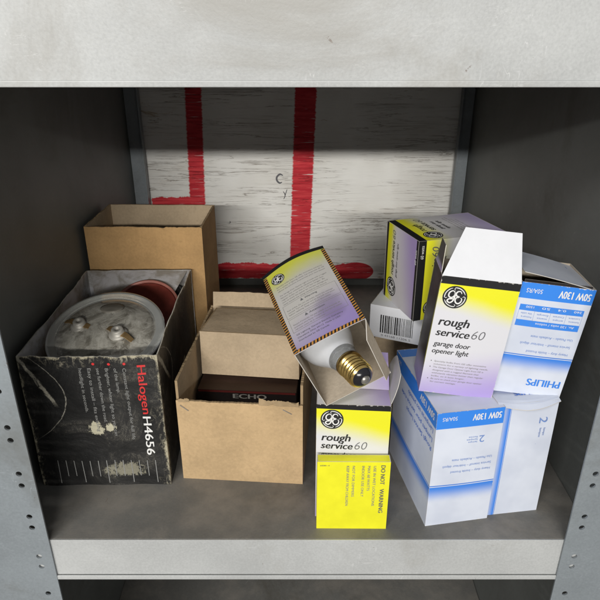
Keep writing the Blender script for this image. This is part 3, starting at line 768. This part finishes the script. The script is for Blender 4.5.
P.lines(['GE Lighting, General Electric Company', 'Cleveland, Ohio 44112  Made in USA', 'Distributed by GE Canada'], .0095, .0205, .0019, .0042, 'grey_ink', w=.05)
P.build('lettering', tp)
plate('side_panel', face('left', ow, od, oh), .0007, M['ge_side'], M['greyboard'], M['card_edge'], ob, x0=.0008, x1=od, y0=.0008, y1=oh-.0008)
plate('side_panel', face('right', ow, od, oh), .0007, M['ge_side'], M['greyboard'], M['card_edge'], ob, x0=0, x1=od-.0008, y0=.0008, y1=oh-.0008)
plate('bottom_panel', face('bottom', ow, od, oh), .0007, M['ge'], M['greyboard'], M['card_edge'], ob)
plate('back_panel', face('back', ow, od, oh), .0007, M['ge'], M['greyboard'], M['card_edge'], ob, x0=.0008, x1=ow-.0008, y0=.0008, y1=oh-.0008)
# dust flap at the right of the mouth, folded a little inwards
Fq = Frame((ow/2 - .0006, -od/2 - .0002, .004), (-.50, -.86, 0), (0, 0, 1), .016, oh - .006)
plate('dust_flap', Fq, .0007, M['greyboard'], M['greyboard'], M['card_edge'], ob, shape=lambda x, y, a, b: (x, y * (1 - .0 * a) + .006 * a * (1 - b) - .010 * a * b), nx=6)

# the bulb
frost = G('frosted_bulb_glass', .35, 0, .5); fn = frost.noise(frost.co(), 40, 3)
frost.color(frost.mix(fn.sm(.3, .7), (.74, .76, .80), (.82, .84, .87)))
frost.b.inputs['Transmission Weight'].default_value = .25; frost.b.inputs['Coat Weight'].default_value = .4
M['clearneck'] = clear('clear_neck_glass', (.85, .87, .88), .06, .8)
M['brass'] = plain('brass_screw_shell', (.80, .56, .20), .22, 1, var=.12, sc=200, bump=.05)
M['insul'] = plain('black_glass_insulator', (.015, .015, .018), .2)
M['solder'] = plain('solder_tip', (.42, .40, .36), .35, .8, var=.3)
MB_ = Matrix.LocRotScale(ob.location, Euler([RAD(a) for a in rot]), None)
tip = Vector((.0112, -.1040, .0110)); ctr = Vector((-.008, -.0205, .004))
ax = (MB_.to_3x3() @ (ctr - tip)).normalized()
loc0 = MB_ @ (tip + Vector((0, 0, oh/2)))
bl = thing('light_bulb', 'frosted light bulb with a brass screw base poking out of the tipped open box', 'light bulb', loc0)
bl.scale = (.93, .93, .93)
bl.rotation_euler = ax.to_track_quat('Z', 'Y').to_euler()
k = 1.07
lathe('contact', [(.0008, -.0006), (.003, -.0002), (.0046, .0010), (.0052, .0026)], M['solder'], bl, 24)
lathe('insulator', [(.0050, .0022), (.0085, .0042), (.0108, .0068), (.0112, .0074)], M['insul'], bl, 40)
prof = [(.0108, .0070), (.0128, .0086), (.0136, .0100)]
for i in range(52):
    z = .0104 + i * .00036; prof.append((.0139 - .0007 + .00085 * math.sin(i / 52 * 4 * 2 * math.pi), z))
prof += [(.0143, .0296), (.0146, .0312), (.0146, .0355), (.0141, .0358)]
lathe('screw_shell', prof, M['brass'], bl, 56, cap=False)
lathe('neck', [(.0132, .0335), (.0141, .0365), (.0148, .0420), (.0162, .0475)], M['clearneck'], bl, 48, cap=False)
lathe('stem_tube', [(.0045, .036), (.0052, .046), (.0085, .052)], M['clearneck'], bl, 24)
gp = [(.0162, .0475), (.0178, .053), (.0205, .060), (.0245, .068), (.0285, .077), (.0305, .086), (.0305, .093), (.0285, .101), (.0235, .109), (.0155, .1145), (.007, .1168), (.0008, .1173)]
lathe('glass_globe', gp, frost.mat, bl, 56, cap=False)

# ------------------------------------------------------------ white and blue bulb boxes
PH_G = 'white and blue light bulb boxes'
def ph_face(F, bend, parent, kind):
    P = Print(F.flip(), bend); a, b = F.a, F.b; sx = a / .078
    f = 'white_ink'
    P.text('50W 130V', .003, .0050, .0082, f, w=.034*sx, bold=.022); P.text('50A/RS', a - .006, .0060, .0048, f, w=.017*sx, right=True)
    P.build('rating_lettering', parent)
    if kind == 'table':
        y = .0235
        P.rect(.005, y, a-.004, y + .0065, 'band_blue'); P.rect(.005, y + .0170, a-.004, y + .0240, 'band_blue')
        P.text('Av. 120 volts / voltios', .010, y + .0188, .0026, f, w=.042*sx)
        cw = (a - .009) / 4
        for i, (t, u, q) in enumerate((('260', 'lumens', 'Lumi\u00e8re'), ('0.4', 'amps', 'Courant'), ('50', 'watts', '\u00c9nergie'), ('1500', 'hours', 'Vie utile'))):
            P.text(t, .007 + i*cw, y + .0012, .0024, f, w=.008); P.text(u, .007 + i*cw, y + .0128, .0020, 'soft_blue', w=.011*sx)
            P.text(q, .007 + i*cw, y + .0088, .0020, 'soft_blue', w=.012*sx)
            P.rect(.005 + i*cw, y + .0066, .0052 + i*cw, y + .0169, 'soft_blue')
        P.rect(a-.0042, y + .0066, a-.004, y + .0169, 'soft_blue')
        P.text('Uso Pesado \u2013 Acabado mate', .007, .0565, .0030, 'soft_blue', w=.046*sx)
        P.text('Service intensif \u2013 Int\u00e9rieur d\u00e9poli', .007, .0650, .0030, 'soft_blue', w=.055*sx)
        P.text('Heavy duty \u2013 Inside frosted', .007, .0740, .0030, 'soft_blue', w=.046*sx)
        P.build('lettering', parent)
        P.text('PHILIPS', .004, .1080, .0088, 'band_blue', w=.036, bold=.028)
    elif kind == 'two':
        P.text('2', .019, .0330, .0092, 'soft_blue', w=.006)
        P.lines(['lamps', 'lampes', 'focos'], .027, .0395, .0022, .0032, 'soft_blue', w=.012)
        P.build('count_lettering', parent)
        P.text('Uso Pesado \u2013 Acabado mate', .007, .0610, .0032, 'soft_blue', w=.048*sx)
        P.text('Service intensif \u2013 Int\u00e9rieur d\u00e9poli', .007, .0690, .0032, 'soft_blue', w=.058*sx)
        P.text('Heavy duty \u2013 Inside frosted', .007, .0770, .0032, 'soft_blue', w=.048*sx)
    else:
        pass
    if P.vs: P.build('lettering', parent)
# upper, leaning
rot = (.4, 6.2, -2.8); pw, pd, ph = .0735, .0718, .128
pt, po = closed('bulb_box', 'white and blue bulb box standing upside down at the right, topmost of its kind', pw, pd, ph, base_of((.2508, .5797, .1932), rot, ph), rot,
                {'all': M['phil']}, PH_G, skip=('top',))
ph_face(po['frontF'], po['frontb'], po['front'], 'table')
# lid sprung open a little at the left
Fo = Frame((-pw/2, -pd/2+.0008, ph+.0105), (1, 0, -.155), (0, 1, -.02), pw*1.008, pd-.001)
pl = plate('top_panel', Fo, .0006, M['phil_top'], M['greyboard'], M['card_edge'], pt, bend=lambda x, y: .0008 * math.sin(x * 43))
P = Print(Fo.flip(), None); P.text('PHILIPS', .010, .012, .0068, 'soft_blue', w=.030, bold=.02); P.lines(['Rough Service Lamps', 'Lampes pour service rude', 'L\u00e1mparas uso pesado'], .010, .045, .003, .006, 'lines', w=.045)
P.build('lettering', pl)
plate('tuck_flap', Frame((-pw/2+.003, -pd/2+.0016, ph-.03), (1,0,0), (0,.04,1), pw-.006, .032), .0006, M['blackcard'], M['greyboard'], M['card_edge'], pt)  # black sheet added to darken the gap under the lifted lid

# lower left
lw, ld, lh = .0745, .1346, .128 + LOW
pL, lo = closed('bulb_box', 'white and blue bulb box standing with its corner forward, beside the yellow packet', lw, ld, lh, (.1668, .5831, DECK), (0, 0, 9.6), {'all': M['phil']}, PH_G)
ph_face(lo['frontF'], lo['frontb'], lo['front'], 'two')
FL = lo['leftF']; P = Print(FL.flip(), lambda x, y: lo['leftb'](FL.a - x, FL.b - y))
P.text('50W 130V', .006, .0050, .0088, 'white_ink', w=.042, bold=.022); P.build('rating_lettering', lo['left']); P.text('50A/RS', FL.a-.02, .0060, .0050, 'white_ink', w=.018)
P.build('rating_lettering', lo['left'])
P.lines(['L\u00e1mparas uso pesado', 'Lampes pour service rude', 'Rough Service Lamps'], .006, .024, .0058, -.0115, 'blue_ink', w=.098)
P.build('lettering', lo['left'])
FT = lo['topF']; P = Print(Frame(FT.p(FT.a, FT.b), (-1,0,0), (0,-1,0), FT.a, FT.b))
P.text('PHILIPS', .004, .098, .0085, 'band_blue', w=.034, bold=.025)
P.lines(['Rough Service Lamps for', 'rough service use where', 'shock or vibration occur', 'Lampes pour service rude', 'L\u00e1mparas uso pesado'], .010, .085, .0028, .0055, 'soft_blue', w=.05)
P.build('lettering', lo['top'])
# lower right, slightly open lid with a rounded front lip
rw, rd, rh = .067, .12, .128 + LOW
pR, ro = closed('bulb_box', 'white and blue bulb box with a curled lid edge, rightmost on the shelf deck', rw, rd, rh, (.2345, .5905, DECK), (0, 0, 8.0), {'all': M['phil_end']}, PH_G, skip=('top',))
P = Print(ro['frontF'].cw(), ro['frontb'])
P.text('PHILIPS', .062, .006, .0085, 'band_blue', w=.036, bold=.028)
P.text('2', .020, .0480, .0095, 'soft_blue', w=.0075); P.lines(['lamps', 'lampes'], .034, .0545, .0024, .0045, 'soft_blue', w=.012)
P.lines(['Heavy duty \u2013 Inside frosted', 'Service intensif \u2013 Int\u00e9rieur d\u00e9poli', 'Uso Pesado \u2013 Acabado mate'], .055, .046, .0032, .0085, 'soft_blue', w=.06)
P.build('lettering', ro['front'])
FT = Frame((-rw/2-.001, -rd/2-.006, rh+.0012), (1,0,0), (0,1,0), rw+.002, rd+.005)
tb = lambda x, y: -.0045 * max(0, 1 - y / .012) ** 2
tl = plate('lid_flap', FT, .0007, M['phil_top'], M['greyboard'], M['card_edge'], pR, bend=tb, nx=20, ny=24,
           shape=lambda x, y, a, b: (x, y - .006 * math.sin(a * 3.14) * (1 - b) + .0045 * (1 - b)))
P = Print(FT.flip(), lambda x, y: .0002); P.text('PHILIPS', .012, .100, .0075, 'blue_ink', w=.034, bold=.028); P.build('lettering', tl)
